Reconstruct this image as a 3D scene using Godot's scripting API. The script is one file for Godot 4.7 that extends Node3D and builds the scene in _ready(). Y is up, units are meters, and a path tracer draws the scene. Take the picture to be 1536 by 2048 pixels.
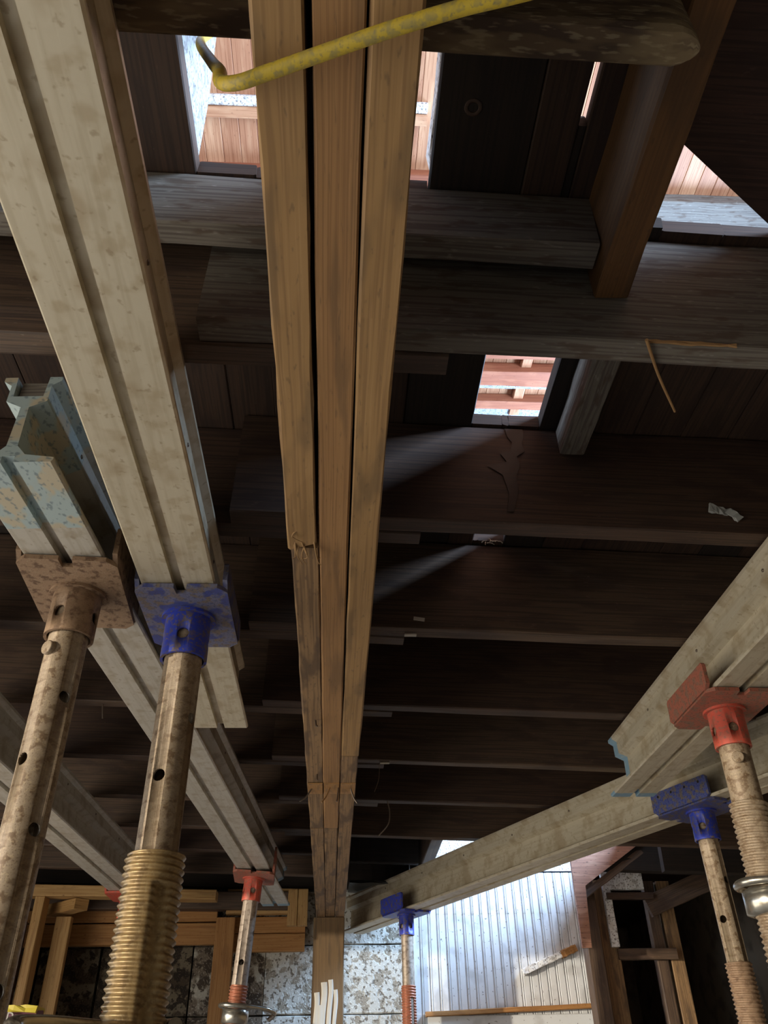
extends Node3D
# Old floor structure seen from a basement: built-up timber beam, aluminium shoring beams on steel props.

const TILT := 0.036            # the joists and boards above fall to the right by this much per metre
const SAG := -0.03598
const JB := 2.285              # underside of the joists at the centre beam
const SB := 2.53               # underside of the floor boards at the centre beam

var M := {}
var taken := {}
var rng := RandomNumberGenerator.new()

# ---------------------------------------------------------------- naming
func numbered(called: String) -> String:
	if not taken.has(called):
		taken[called] = 0
		return called
	taken[called] += 1
	return "%s_%03d" % [called, taken[called]]

func tag(o: Node, label: String, category: String, group := "") -> void:
	o.set_meta("label", label)
	o.set_meta("category", category)
	if group != "":
		o.set_meta("group", group)

func thing(called: String, label: String, category: String, at := Vector3.ZERO, group := "") -> Node3D:
	var o := Node3D.new()
	o.name = numbered(called)
	add_child(o)
	o.position = at
	tag(o, label, category, group)
	return o

func struct_node(called: String, label: String) -> Node3D:
	var o := Node3D.new()
	o.name = called
	add_child(o)
	o.set_meta("kind", "structure")
	o.set_meta("label", label)
	o.set_meta("category", "room")
	return o

func part(called: String, mesh: Mesh, m: Material, parent: Node, pos := Vector3.ZERO, rot := Vector3.ZERO) -> MeshInstance3D:
	var o := MeshInstance3D.new()
	o.mesh = mesh
	o.material_override = m
	o.name = called
	parent.add_child(o, true)
	o.position = pos
	o.rotation = rot
	return o

func single(called: String, mesh: Mesh, m: Material, label: String, category: String, pos := Vector3.ZERO, rot := Vector3.ZERO, group := "") -> MeshInstance3D:
	var o := part(numbered(called), mesh, m, self, pos, rot)
	tag(o, label, category, group)
	return o

# ---------------------------------------------------------------- mesh helpers
func loft(rings: Array, us: Array, smooth := false, caps := true, closed := true) -> ArrayMesh:
	# rings: arrays of Vector3 with equal count, joined in order; v follows the perimeter of the first ring
	var st := SurfaceTool.new()
	st.begin(Mesh.PRIMITIVE_TRIANGLES)
	st.set_smooth_group(0 if smooth else -1)
	var n: int = rings[0].size()
	var vs := [0.0]
	for k in n:
		vs.append(vs[k] + (rings[0][k] as Vector3).distance_to(rings[0][(k + 1) % n]))
	var last: int = n if closed else n - 1
	for i in rings.size() - 1:
		var a: Array = rings[i]
		var b: Array = rings[i + 1]
		for k in last:
			var k2: int = (k + 1) % n
			var q := [[a[k], us[i], vs[k]], [a[k2], us[i], vs[k + 1]], [b[k2], us[i + 1], vs[k + 1]], [a[k], us[i], vs[k]], [b[k2], us[i + 1], vs[k + 1]], [b[k], us[i + 1], vs[k]]]
			for p in q:
				st.set_uv(Vector2(p[1], p[2]))
				st.add_vertex(p[0])
	if caps:
		st.set_smooth_group(-1)
		for e in 2:
			var r: Array = rings[0] if e == 0 else rings[rings.size() - 1]
			var mid := Vector3.ZERO
			for p in r:
				mid += p
			mid /= n
			for k in n:
				var k2: int = (k + 1) % n
				var tri := [mid, r[k2], r[k]] if e == 0 else [mid, r[k], r[k2]]
				for p in tri:
					var d: Vector3 = p - mid
					st.set_uv(Vector2(us[0] + (d.x + d.z) * 0.3, d.y + d.x * 0.7))
					st.add_vertex(p)
	st.generate_normals()
	return st.commit()

func plank(length: float, height: float, thick: float, seed_: int, rough := 0.0012, bevel := 0.003, seg := 8, chew := 0.0, round_end := false) -> ArrayMesh:
	# a sawn timber along x, centred, with eased, slightly uneven edges; chew makes the +x end ragged
	var r := RandomNumberGenerator.new()
	r.seed = seed_
	var rings := []
	var us := []
	var uo := r.randf() * 7.0
	var h := height * 0.5
	var t := thick * 0.5
	var b: float = min(bevel, min(h, t) * 0.45)
	var sec := [Vector2(-h + b, -t), Vector2(h - b, -t), Vector2(h, -t + b), Vector2(h, t - b), Vector2(h - b, t), Vector2(-h + b, t), Vector2(-h, t - b), Vector2(-h, -t + b)]
	for i in seg + 1:
		var x := -length * 0.5 + length * i / seg
		var ring := []
		for p in sec:
			var j := Vector2(r.randf_range(-1, 1), r.randf_range(-1, 1)) * rough
			var xx := x
			if i == seg and chew > 0.0:
				xx += r.randf_range(-1.0, 0.6) * chew
			ring.append(Vector3(xx, p.x + j.x, p.y + j.y))
		rings.append(ring)
		us.append(x + uo)
	if round_end:
		for k in range(1, 6):
			var a := PI / 2 * k / 5.0
			var ring := []
			for p in sec:
				ring.append(Vector3(length * 0.5 + sin(a) * thick * 0.8, p.x, p.y * max(cos(a), 0.12)))
			rings.append(ring)
			us.append(length * 0.5 + sin(a) * thick + uo)
	return loft(rings, us)

func box_mesh(size: Vector3, seed_ := 1, bevel := 0.003, rough := 0.0) -> ArrayMesh:
	return plank(size.x, size.y, size.z, seed_, rough, bevel, 1)

func zplank(length: float, height: float, width: float, seed_: int, rough := 0.001, bevel := 0.002, seg := 8) -> ArrayMesh:
	return plank(length, height, width, seed_, rough, bevel, seg)

func extrude(poly: PackedVector2Array, z0: float, z1: float) -> ArrayMesh:
	# polygon in x-y, pushed along z, flat shaded, with proper caps for concave outlines
	var st := SurfaceTool.new()
	st.begin(Mesh.PRIMITIVE_TRIANGLES)
	st.set_smooth_group(-1)
	var n := poly.size()
	var v := 0.0
	for k in n:
		var p := poly[k]
		var q := poly[(k + 1) % n]
		var d := p.distance_to(q)
		var c := [[p, z0, v], [q, z0, v + d], [q, z1, v + d], [p, z0, v], [q, z1, v + d], [p, z1, v]]
		for e in c:
			st.set_uv(Vector2(e[1], e[2]))
			st.add_vertex(Vector3(e[0].x, e[0].y, e[1]))
		v += d
	var idx := Geometry2D.triangulate_polygon(poly)
	for e in 2:
		for i in range(0, idx.size(), 3):
			var o := [idx[i], idx[i + 1], idx[i + 2]]
			if e == 1:
				o = [idx[i + 2], idx[i + 1], idx[i]]
			for id in o:
				var p2: Vector2 = poly[id]
				st.set_uv(p2)
				st.add_vertex(Vector3(p2.x, p2.y, z0 if e == 0 else z1))
	st.generate_normals()
	return st.commit()

func lathe(profile: Array, sides := 28) -> ArrayMesh:
	# profile: Vector2(radius, y) from bottom to top
	var rings := []
	var us := []
	for p in profile:
		var ring := []
		for k in sides:
			var a := TAU * k / sides
			ring.append(Vector3(cos(a) * p.x, p.y, -sin(a) * p.x))
		rings.append(ring)
		us.append(p.y)
	return loft(rings, us, true, true)

func tube(points: Array, radius: float, sides := 10, taper := 1.0, sub := 6) -> ArrayMesh:
	# a smooth round bar along points (Catmull-Rom)
	var pts := []
	for i in points.size() - 1:
		var p0: Vector3 = points[max(i - 1, 0)]
		var p1: Vector3 = points[i]
		var p2: Vector3 = points[i + 1]
		var p3: Vector3 = points[min(i + 2, points.size() - 1)]
		for s in sub:
			pts.append(p1.cubic_interpolate(p2, p0, p3, float(s) / sub))
	pts.append(points[points.size() - 1])
	var rings := []
	var us := []
	var u := 0.0
	var side := Vector3.UP
	for i in pts.size():
		var d: Vector3 = (pts[min(i + 1, pts.size() - 1)] - pts[max(i - 1, 0)]).normalized()
		if i == 0 and abs(d.dot(side)) > 0.9:
			side = Vector3.RIGHT
		side = (side - d * side.dot(d)).normalized()
		var up := d.cross(side)
		var ring := []
		var rr: float = radius * lerp(1.0, taper, float(i) / (pts.size() - 1))
		for k in sides:
			var a := TAU * k / sides
			ring.append(pts[i] + (side * cos(a) + up * sin(a)) * rr)
		rings.append(ring)
		if i > 0:
			u += (pts[i] as Vector3).distance_to(pts[i - 1])
		us.append(u)
	return loft(rings, us, true, true)

func thread_mesh(r: float, y0: float, y1: float, pitch: float, slot: bool) -> ArrayMesh:
	# a screw thread from y0 up to y1, with a real helix and, if asked, a keyway cut into one side
	var st := SurfaceTool.new()
	st.begin(Mesh.PRIMITIVE_TRIANGLES)
	st.set_smooth_group(0)
	var sides := 40
	var rows := int((y1 - y0) / pitch * 6.0)
	for i in rows + 1:
		for k in sides + 1:
			var y := y0 + (y1 - y0) * i / rows
			var f := float(k) / sides
			var t := fposmod(y / pitch + f, 1.0)
			var rr := r - 0.0042 * (0.5 - 0.5 * cos(TAU * t))
			if i == rows:
				rr = r - 0.005
			if slot and y < y1 - 0.045 and f > 0.80 and f < 0.90:
				rr = r - 0.011
			var a := TAU * f
			st.set_uv(Vector2(f * TAU * r, y))
			st.add_vertex(Vector3(cos(a) * rr, y, -sin(a) * rr))
	for i in rows:
		for k in sides:
			var a := i * (sides + 1) + k
			var b := a + sides + 1
			for id in [a, b, a + 1, a + 1, b, b + 1]:
				st.add_index(id)
	st.generate_normals()
	return st.commit()

# ---------------------------------------------------------------- textures and materials
func noise(w: int, h: int, freq: float, oct_: int, seed_: int, stretch := 1) -> PackedByteArray:
	var n := FastNoiseLite.new()
	n.seed = seed_
	n.noise_type = FastNoiseLite.TYPE_SIMPLEX_SMOOTH
	n.frequency = freq
	n.fractal_octaves = oct_
	@warning_ignore("integer_division")
	var img := n.get_seamless_image(w / stretch, h)
	img.convert(Image.FORMAT_L8)
	if stretch > 1:
		img.resize(w, h, Image.INTERPOLATE_CUBIC)
	return img.get_data()

func paint(size: int, base: Color, layers: Array) -> ImageTexture:
	# layers: [bytes, colour, low, high, strength]
	var out := PackedByteArray()
	out.resize(size * size * 3)
	var n := size * size
	var luts := []
	for l in layers:
		var lut := PackedFloat32Array()
		for i in 256:
			lut.append(smoothstep(l[2], l[3], i / 255.0) * l[4])
		luts.append(lut)
	for i in n:
		var cr := base.r
		var cg := base.g
		var cb := base.b
		for k in layers.size():
			var a: float = luts[k][layers[k][0][i]]
			if a > 0.002:
				var c: Color = layers[k][1]
				cr += (c.r - cr) * a
				cg += (c.g - cg) * a
				cb += (c.b - cb) * a
		out[i * 3] = int(cr * 255.0)
		out[i * 3 + 1] = int(cg * 255.0)
		out[i * 3 + 2] = int(cb * 255.0)
	var img := Image.create_from_data(size, size, false, Image.FORMAT_RGB8, out)
	img.generate_mipmaps()
	return ImageTexture.create_from_image(img)

func c8(r: int, g: int, b: int) -> Color:
	return Color(r / 255.0, g / 255.0, b / 255.0)

func mat(tex: Texture2D, tint: Color, rough: float, metal: float, scale: Vector3, tri := false, world := false) -> StandardMaterial3D:
	var m := StandardMaterial3D.new()
	m.albedo_color = tint
	m.albedo_texture = tex
	m.roughness = rough
	m.metallic = metal
	m.uv1_scale = scale
	m.uv1_triplanar = tri
	m.uv1_world_triplanar = world
	return m

func bump(m: StandardMaterial3D, tex: Texture2D, cm: float) -> StandardMaterial3D:
	m.heightmap_enabled = true
	m.heightmap_texture = tex
	m.heightmap_scale = cm
	return m

func make_materials() -> void:
	var S := 512
	var g1 := noise(S, S, 0.085, 4, 11, 16)      # long fibres
	var g2 := noise(S, S, 0.14, 3, 12, 16)        # short fibres
	var blot := noise(S, S, 0.008, 4, 13)        # broad stains
	var fine := noise(S, S, 0.06, 4, 14)         # specks
	var mid := noise(S, S, 0.022, 4, 15)
	var grit := noise(S, S, 0.15, 2, 16)
	var W1 := Vector3(0.85, 3.4, 1)
	# aged dark fir of the joists
	var old_ := paint(S, c8(88, 70, 56), [[g1, c8(58, 46, 38), 0.4, 0.75, 0.7], [g2, c8(112, 84, 62), 0.6, 0.85, 0.4], [blot, c8(62, 47, 40), 0.5, 0.75, 0.6], [grit, c8(150, 138, 122), 0.86, 0.9, 0.5], [fine, c8(120, 104, 86), 0.8, 0.9, 0.4]])
	M.old = mat(old_, Color(1, 1, 1), 0.62, 0, W1)
	M.stain = mat(old_, Color(0.42, 0.38, 0.36), 0.45, 0, W1)
	M.old_red = mat(old_, Color(0.82, 0.78, 0.78), 0.6, 0, W1)
	M.old_board = mat(old_, Color(0.72, 0.66, 0.64), 0.75, 0, W1)
	M.old_black = mat(old_, Color(0.45, 0.44, 0.44), 0.8, 0, W1)  # same old wood, tinted much darker
	# weathered grey timber; on ledger and short trimmer it paints in light from the openings
	var grey_ := paint(S, c8(112, 106, 98), [[g1, c8(78, 70, 64), 0.4, 0.75, 0.7], [mid, c8(80, 66, 56), 0.55, 0.8, 0.7], [fine, c8(160, 158, 152), 0.74, 0.9, 0.4]])
	M.grey_wood = mat(grey_, Color(1, 1, 1), 0.85, 0, W1)
	M.joist_grey = mat(grey_, Color(0.95, 0.95, 0.95), 0.75, 0, W1)
	M.stub = mat(paint(S, c8(92, 76, 56), [[mid, c8(62, 48, 36), 0.4, 0.6, 0.8], [fine, c8(150, 140, 116), 0.62, 0.74, 0.6], [blot, c8(140, 124, 92), 0.5, 0.7, 0.5]]), Color(1, 1, 1), 0.8, 0, W1)
	# honey brown built-up beam
	var beam_ := paint(S, c8(156, 121, 78), [[g1, c8(128, 96, 62), 0.4, 0.8, 0.6], [g2, c8(178, 142, 98), 0.6, 0.85, 0.4], [blot, c8(112, 88, 60), 0.5, 0.8, 0.6], [fine, c8(96, 76, 56), 0.76, 0.88, 0.4]])
	M.beam = mat(beam_, Color(0.97, 0.98, 0.98), 0.7, 0, W1)
	M.post = mat(beam_, Color(0.72, 0.74, 0.78), 0.75, 0, Vector3(0.7, 5, 1))
	M.beam_mid = mat(beam_, Color(0.96, 0.93, 0.92), 0.7, 0, Vector3(0.6, 7, 1))
	var beam2_ := paint(S, c8(142, 112, 78), [[g1, c8(98, 76, 54), 0.35, 0.8, 0.75], [blot, c8(84, 66, 50), 0.5, 0.75, 0.7], [fine, c8(84, 68, 54), 0.7, 0.84, 0.5]])
	M.beam_worn = mat(beam2_, Color(1, 1, 1), 0.75, 0, W1)
	M.fresh = mat(beam_, Color(1.0, 0.95, 0.85), 0.6, 0, Vector3(3, 9, 1))
	# new spruce framing
	var new_ := paint(S, c8(196, 160, 108), [[g1, c8(168, 124, 74), 0.4, 0.8, 0.7], [g2, c8(214, 182, 132), 0.6, 0.85, 0.5], [blot, c8(150, 116, 76), 0.6, 0.8, 0.4], [fine, c8(110, 74, 44), 0.8, 0.86, 0.6]])
	M.new_wood = mat(new_, Color(0.92, 0.9, 0.86), 0.65, 0, W1)
	M.new_orange = mat(new_, Color(0.86, 0.77, 0.67), 0.65, 0, W1)
	# boards of the room above
	var pine_ := paint(S, c8(196, 140, 104), [[g1, c8(164, 108, 76), 0.4, 0.8, 0.7], [blot, c8(214, 164, 126), 0.5, 0.8, 0.6], [fine, c8(120, 74, 52), 0.82, 0.88, 0.5]])
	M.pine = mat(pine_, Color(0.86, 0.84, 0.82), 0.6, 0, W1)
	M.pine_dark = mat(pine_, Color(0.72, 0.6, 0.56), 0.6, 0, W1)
	M.beam_dark = mat(beam_, Color(0.68, 0.62, 0.55), 0.75, 0, W1)
	M.pine_pale = mat(pine_, Color(0.95, 0.98, 0.98), 0.6, 0, W1)
	# flaking white paint
	var flake_ := paint(S, c8(226, 228, 230), [[mid, c8(150, 146, 142), 0.55, 0.72, 0.6], [fine, c8(92, 84, 78), 0.66, 0.78, 0.8], [blot, c8(196, 190, 182), 0.5, 0.8, 0.5]])
	M.flake = bump(mat(flake_, Color(1, 1, 1), 0.7, 0, Vector3(2.5, 2.5, 2.5), true), flake_, 0.5)
	M.flake_old = mat(flake_, Color(0.66, 0.68, 0.70), 0.8, 0, Vector3(3, 3, 3), true)
	var bead_ := paint(S, c8(214, 216, 218), [[blot, c8(176, 176, 176), 0.5, 0.85, 0.6], [fine, c8(96, 90, 86), 0.82, 0.88, 0.8]])
	M.bead = mat(bead_, Color(1, 1, 1), 0.5, 0, Vector3(1.3, 1.3, 1.3), true, true)
	M.bead_grey = mat(bead_, Color(0.5, 0.5, 0.51), 0.6, 0, Vector3(1.3, 1.3, 1.3), true, true)
	# stained whitewashed block wall
	var stain_ := paint(S, c8(170, 166, 154), [[blot, c8(96, 84, 70), 0.42, 0.55, 0.85], [mid, c8(58, 48, 38), 0.5, 0.6, 0.9], [fine, c8(44, 36, 28), 0.68, 0.78, 0.6], [grit, c8(220, 216, 206), 0.62, 0.8, 0.5]])
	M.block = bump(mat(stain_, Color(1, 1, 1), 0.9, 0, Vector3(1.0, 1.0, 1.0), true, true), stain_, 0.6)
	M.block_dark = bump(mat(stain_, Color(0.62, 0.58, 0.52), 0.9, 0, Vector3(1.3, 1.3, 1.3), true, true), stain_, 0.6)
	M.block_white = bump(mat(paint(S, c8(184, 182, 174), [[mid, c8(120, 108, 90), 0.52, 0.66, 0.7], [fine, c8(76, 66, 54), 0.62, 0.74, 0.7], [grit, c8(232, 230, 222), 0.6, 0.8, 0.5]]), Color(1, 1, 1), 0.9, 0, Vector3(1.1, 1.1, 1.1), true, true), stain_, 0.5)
	M.pink_brick = mat(paint(256, c8(178, 150, 138), [[noise(256, 256, 0.05, 3, 21), c8(148, 120, 106), 0.5, 0.8, 0.6]]), Color(1, 1, 1), 0.85, 0, Vector3(2, 2, 2), true)
	var conc_ := paint(256, c8(168, 164, 156), [[noise(256, 256, 0.03, 4, 22), c8(120, 114, 106), 0.45, 0.8, 0.7]])
	M.concrete = mat(conc_, Color(1, 1, 1), 0.9, 0, Vector3(0.6, 0.6, 0.6), true, true)
	M.plaster = mat(conc_, Color(1.2, 1.2, 1.18), 0.9, 0, Vector3(0.6, 0.6, 0.6), true, true)
	M.rubble = mat(conc_, Color(0.78, 0.72, 0.65), 0.9, 0, Vector3(0.6, 0.6, 0.6), true, true)
	M.dark_sheet = mat(conc_, Color(0.25, 0.25, 0.26), 0.45, 0, Vector3(1, 1, 1), true)
	M.ply_dark = mat(old_, Color(0.8, 0.72, 0.78), 0.8, 0, W1)
	M.ply_red = mat(paint(S, c8(150, 108, 88), [[g1, c8(112, 78, 62), 0.4, 0.8, 0.7], [blot, c8(176, 138, 116), 0.55, 0.8, 0.6], [fine, c8(70, 52, 44), 0.78, 0.85, 0.8]]), Color(1, 1, 1), 0.7, 0, W1)
	# aluminium with a film of concrete dust and scratches
	var alu_ := paint(S, c8(196, 187, 166), [[g1, c8(172, 160, 136), 0.45, 0.8, 0.4], [mid, c8(164, 148, 120), 0.5, 0.8, 0.5], [fine, c8(136, 118, 92), 0.74, 0.86, 0.4], [g2, c8(206, 198, 178), 0.66, 0.85, 0.35], [blot, c8(156, 138, 110), 0.55, 0.8, 0.5]])
	M.alu = mat(alu_, Color(1, 1, 1), 0.5, 0.35, Vector3(1.6, 1.6, 1))
	M.alu_grey = mat(alu_, Color(0.95, 0.97, 1.03), 0.5, 0.35, Vector3(1.6, 1.6, 1))
	M.alu_blue = mat(paint(256, c8(158, 174, 176), [[noise(256, 256, 0.012, 4, 31), c8(180, 168, 144), 0.45, 0.6, 0.9], [noise(256, 256, 0.08, 3, 32), c8(96, 112, 120), 0.65, 0.8, 0.6]]), Color(1, 1, 1), 0.55, 0.1, Vector3(2.5, 4, 1))
	M.alu_paint = mat(paint(256, c8(122, 152, 172), [[noise(256, 256, 0.05, 4, 33), c8(160, 168, 168), 0.55, 0.75, 0.6]]), Color(1, 1, 1), 0.55, 0.05, Vector3(2.5, 4, 1))
	# props
	var K := Vector3(4, 4, 4)
	M.rust = mat(paint(S, c8(142, 116, 92), [[mid, c8(88, 64, 46), 0.45, 0.75, 0.8], [fine, c8(152, 132, 108), 0.6, 0.8, 0.6], [grit, c8(66, 50, 38), 0.68, 0.85, 0.6]]), Color(1, 1, 1), 0.65, 0.15, K, true)
	M.tube_steel = mat(paint(S, c8(142, 126, 106), [[mid, c8(94, 72, 50), 0.48, 0.7, 0.8], [fine, c8(170, 152, 122), 0.6, 0.78, 0.6], [grit, c8(76, 56, 40), 0.66, 0.82, 0.6]]), Color(1, 1, 1), 0.55, 0.2, K, true)
	M.tube_grey = mat(paint(S, c8(150, 136, 122), [[mid, c8(92, 76, 64), 0.48, 0.7, 0.7], [fine, c8(146, 132, 118), 0.6, 0.78, 0.5]]), Color(1, 1, 1), 0.5, 0.2, K, true)
	M.thread_gold = mat(paint(S, c8(150, 126, 86), [[mid, c8(104, 82, 54), 0.48, 0.7, 0.7], [fine, c8(176, 156, 116), 0.6, 0.78, 0.6]]), Color(1, 1, 1), 0.42, 0.35, K, true)
	M.thread_red = mat(paint(S, c8(158, 96, 72), [[mid, c8(112, 78, 60), 0.5, 0.72, 0.7], [fine, c8(176, 130, 104), 0.62, 0.8, 0.5]]), Color(1, 1, 1), 0.45, 0.3, K, true)
	M.blue = mat(paint(S, c8(42, 62, 176), [[mid, c8(104, 88, 76), 0.55, 0.66, 0.85], [fine, c8(128, 104, 80), 0.66, 0.75, 0.8], [blot, c8(70, 84, 150), 0.5, 0.8, 0.5]]), Color(1, 1, 1), 0.45, 0.1, K, true)
	M.blue_worn = mat(paint(S, c8(82, 92, 150), [[mid, c8(120, 108, 92), 0.42, 0.62, 0.85], [fine, c8(46, 58, 140), 0.6, 0.72, 0.7], [grit, c8(84, 66, 50), 0.68, 0.82, 0.6]]), Color(1, 1, 1), 0.4, 0.25, K, true)
	M.blue_grey = mat(paint(S, c8(112, 114, 140), [[mid, c8(122, 108, 92), 0.45, 0.62, 0.8], [blot, c8(60, 72, 146), 0.52, 0.66, 0.8], [fine, c8(70, 76, 110), 0.62, 0.75, 0.6], [grit, c8(84, 66, 50), 0.68, 0.82, 0.5]]), Color(1, 1, 1), 0.42, 0.25, K, true)
	M.red = mat(paint(S, c8(196, 84, 66), [[mid, c8(150, 104, 86), 0.52, 0.66, 0.75], [fine, c8(118, 92, 80), 0.66, 0.78, 0.7]]), Color(1, 1, 1), 0.5, 0.05, K, true)
	M.red_worn = mat(paint(S, c8(164, 98, 80), [[mid, c8(134, 106, 90), 0.45, 0.65, 0.8], [fine, c8(100, 78, 66), 0.64, 0.78, 0.7]]), Color(1, 1, 1), 0.55, 0.15, K, true)
	M.chrome = mat(paint(256, c8(176, 172, 162), [[noise(256, 256, 0.05, 3, 41), c8(130, 120, 104), 0.55, 0.8, 0.6]]), Color(1, 1, 1), 0.25, 0.9, K, true)
	M.cable = mat(paint(256, c8(186, 162, 52), [[noise(256, 256, 0.03, 4, 42), c8(140, 130, 84), 0.5, 0.66, 0.8], [noise(256, 256, 0.09, 3, 43), c8(110, 104, 92), 0.66, 0.78, 0.6]]), Color(1, 1, 1), 0.5, 0, Vector3(9, 9, 9), true)
	M.nail = mat(null, c8(120, 108, 98), 0.4, 0.8, K)
	M.straw = mat(null, c8(150, 116, 76), 0.8, 0, K)
	M.pale = mat(null, c8(196, 190, 178), 0.7, 0, K)
	M.scrap = mat(null, c8(150, 152, 150), 0.5, 0, K)
	M.twine = mat(null, c8(128, 112, 96), 0.9, 0, K)
	M.bag_yellow = mat(null, c8(186, 168, 52), 0.5, 0, K)
	M.bag_purple = mat(null, c8(104, 66, 82), 0.5, 0, K)
	M.bag_grey = mat(null, c8(168, 164, 156), 0.5, 0, K)
	M.glass = StandardMaterial3D.new()
	M.glass.albedo_color = Color(0.9, 0.95, 1.0, 0.06)
	M.glass.transparency = BaseMaterial3D.TRANSPARENCY_ALPHA
	M.glass.roughness = 0.02

# ---------------------------------------------------------------- heights
func jy(x: float) -> float:
	return JB - TILT * (x + 0.01)

func sy(x: float) -> float:
	return SB - TILT * (x + 0.01)

# a timber across the room (along x) hanging at height `bottom` over the centre, following the fall of the floor
func cross_timber(called: String, x0: float, x1: float, z_near: float, thick: float, bottom: float, height: float, m: Material, label: String, group: String, seed_: int, category := "joist") -> MeshInstance3D:
	var xc := (x0 + x1) * 0.5
	var y := bottom - TILT * (xc + 0.01) + height * 0.5
	return single(called, plank(x1 - x0, height, thick, seed_, 0.0016, 0.003, 14), m, label, category, Vector3(xc, y, z_near - thick * 0.5), Vector3(0, 0, SAG), group)

func along_timber(called: String, z0: float, z1: float, xc: float, thick: float, bottom: float, height: float, m: Material, label: String, seed_: int, category := "timber") -> MeshInstance3D:
	return single(called, plank(z0 - z1, height, thick, seed_, 0.0015, 0.003, 8), m, label, category, Vector3(xc, bottom + height * 0.5, (z0 + z1) * 0.5), Vector3(0, PI / 2, 0))

# ---------------------------------------------------------------- shoring beams
func alu_profile() -> PackedVector2Array:
	return PackedVector2Array([
		Vector2(0.009, 0), Vector2(0.0605, 0), Vector2(0.0635, 0.003), Vector2(0.0635, 0.008), Vector2(0.022, 0.014), Vector2(0.008, 0.030), Vector2(0.006, 0.104),
		Vector2(0.030, 0.116), Vector2(0.030, 0.148), Vector2(0.043, 0.157), Vector2(0.043, 0.165), Vector2(0.024, 0.165), Vector2(0.022, 0.126),
		Vector2(-0.022, 0.126), Vector2(-0.024, 0.165), Vector2(-0.043, 0.165), Vector2(-0.043, 0.157), Vector2(-0.030, 0.148), Vector2(-0.030, 0.116),
		Vector2(-0.006, 0.104), Vector2(-0.008, 0.030), Vector2(-0.022, 0.014), Vector2(-0.0635, 0.008), Vector2(-0.0635, 0.003), Vector2(-0.0605, 0),
		Vector2(-0.009, 0), Vector2(-0.009, 0.011), Vector2(0.009, 0.011)])

func alu_beam(near: Vector3, far: Vector3, m: Material, label: String, near_paint := 0.0, far_paint := 0.0) -> Node3D:
	# near and far: ends of the underside's centre line
	var o := thing("aluminium_beam", label, "beam", near)
	var d := far - near
	var length := d.length()
	o.rotation.y = atan2(-d.x, -d.z)
	o.rotation.x = asin(d.y / length)
	var pr := alu_profile()
	part("extrusion", extrude(pr, -near_paint, -length + far_paint), m, o)
	if near_paint > 0.0:
		part("painted_end", extrude(pr, 0.0, -near_paint), M.alu_blue, o).set_meta("label", "pale blue painted end")
	if far_paint > 0.0:
		part("painted_end", extrude(pr, -length + far_paint, -length), M.alu_paint, o).set_meta("label", "pale blue painted end")
	part("nailing_strip", plank(length - 0.02, 0.036, 0.04, 5, 0.001, 0.002, 6), M.grey_wood, o, Vector3(0, 0.1445, -length * 0.5), Vector3(0, PI / 2, 0))
	for k in int(length / 0.35):
		for s in [-1, 1]:
			part("rivet", lathe([Vector2(0.001, -0.001), Vector2(0.004, 0.0), Vector2(0.003, 0.0018), Vector2(0.0005, 0.0022)], 8), M.nail, o, Vector3(s * 0.030, 0.134, -0.15 - k * 0.35), Vector3(0, 0, -s * PI / 2))
	return o

# ---------------------------------------------------------------- props
func holed_tube(parent: Node, called: String, m: Material, r: float, wall: float, y0: float, y1: float, holes: Array, flange := false) -> void:
	# holes: [y, angle about the axis, radius]; cut right through with a boolean
	var c := CSGCombiner3D.new()
	c.name = called
	parent.add_child(c, true)
	var a := CSGCylinder3D.new()
	a.radius = r
	a.height = y1 - y0
	a.sides = 64
	a.position.y = (y0 + y1) * 0.5
	a.material = m
	c.add_child(a)
	if flange:
		var f := CSGCylinder3D.new()
		f.radius = r + 0.008
		f.height = 0.007
		f.sides = 64
		f.position.y = y1 - 0.004
		f.material = m
		c.add_child(f)
	var b := CSGCylinder3D.new()
	b.radius = r - wall
	b.height = y1 - y0 + 0.02
	b.sides = 64
	b.position.y = (y0 + y1) * 0.5
	b.operation = CSGShape3D.OPERATION_SUBTRACTION
	b.material = m
	c.add_child(b)
	for h in holes:
		var g := CSGCylinder3D.new()
		g.radius = h[2]
		g.height = r * 3.0
		g.sides = 16
		g.rotation = Vector3(PI / 2, 0, 0)
		g.operation = CSGShape3D.OPERATION_SUBTRACTION
		g.material = m
		var pv := Node3D.new()
		g.basis = Basis(Vector3.UP, h[1]) * Basis(Vector3.RIGHT, PI / 2)
		g.position = Vector3(0, h[0], 0)
		pv.free()
		c.add_child(g)

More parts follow.
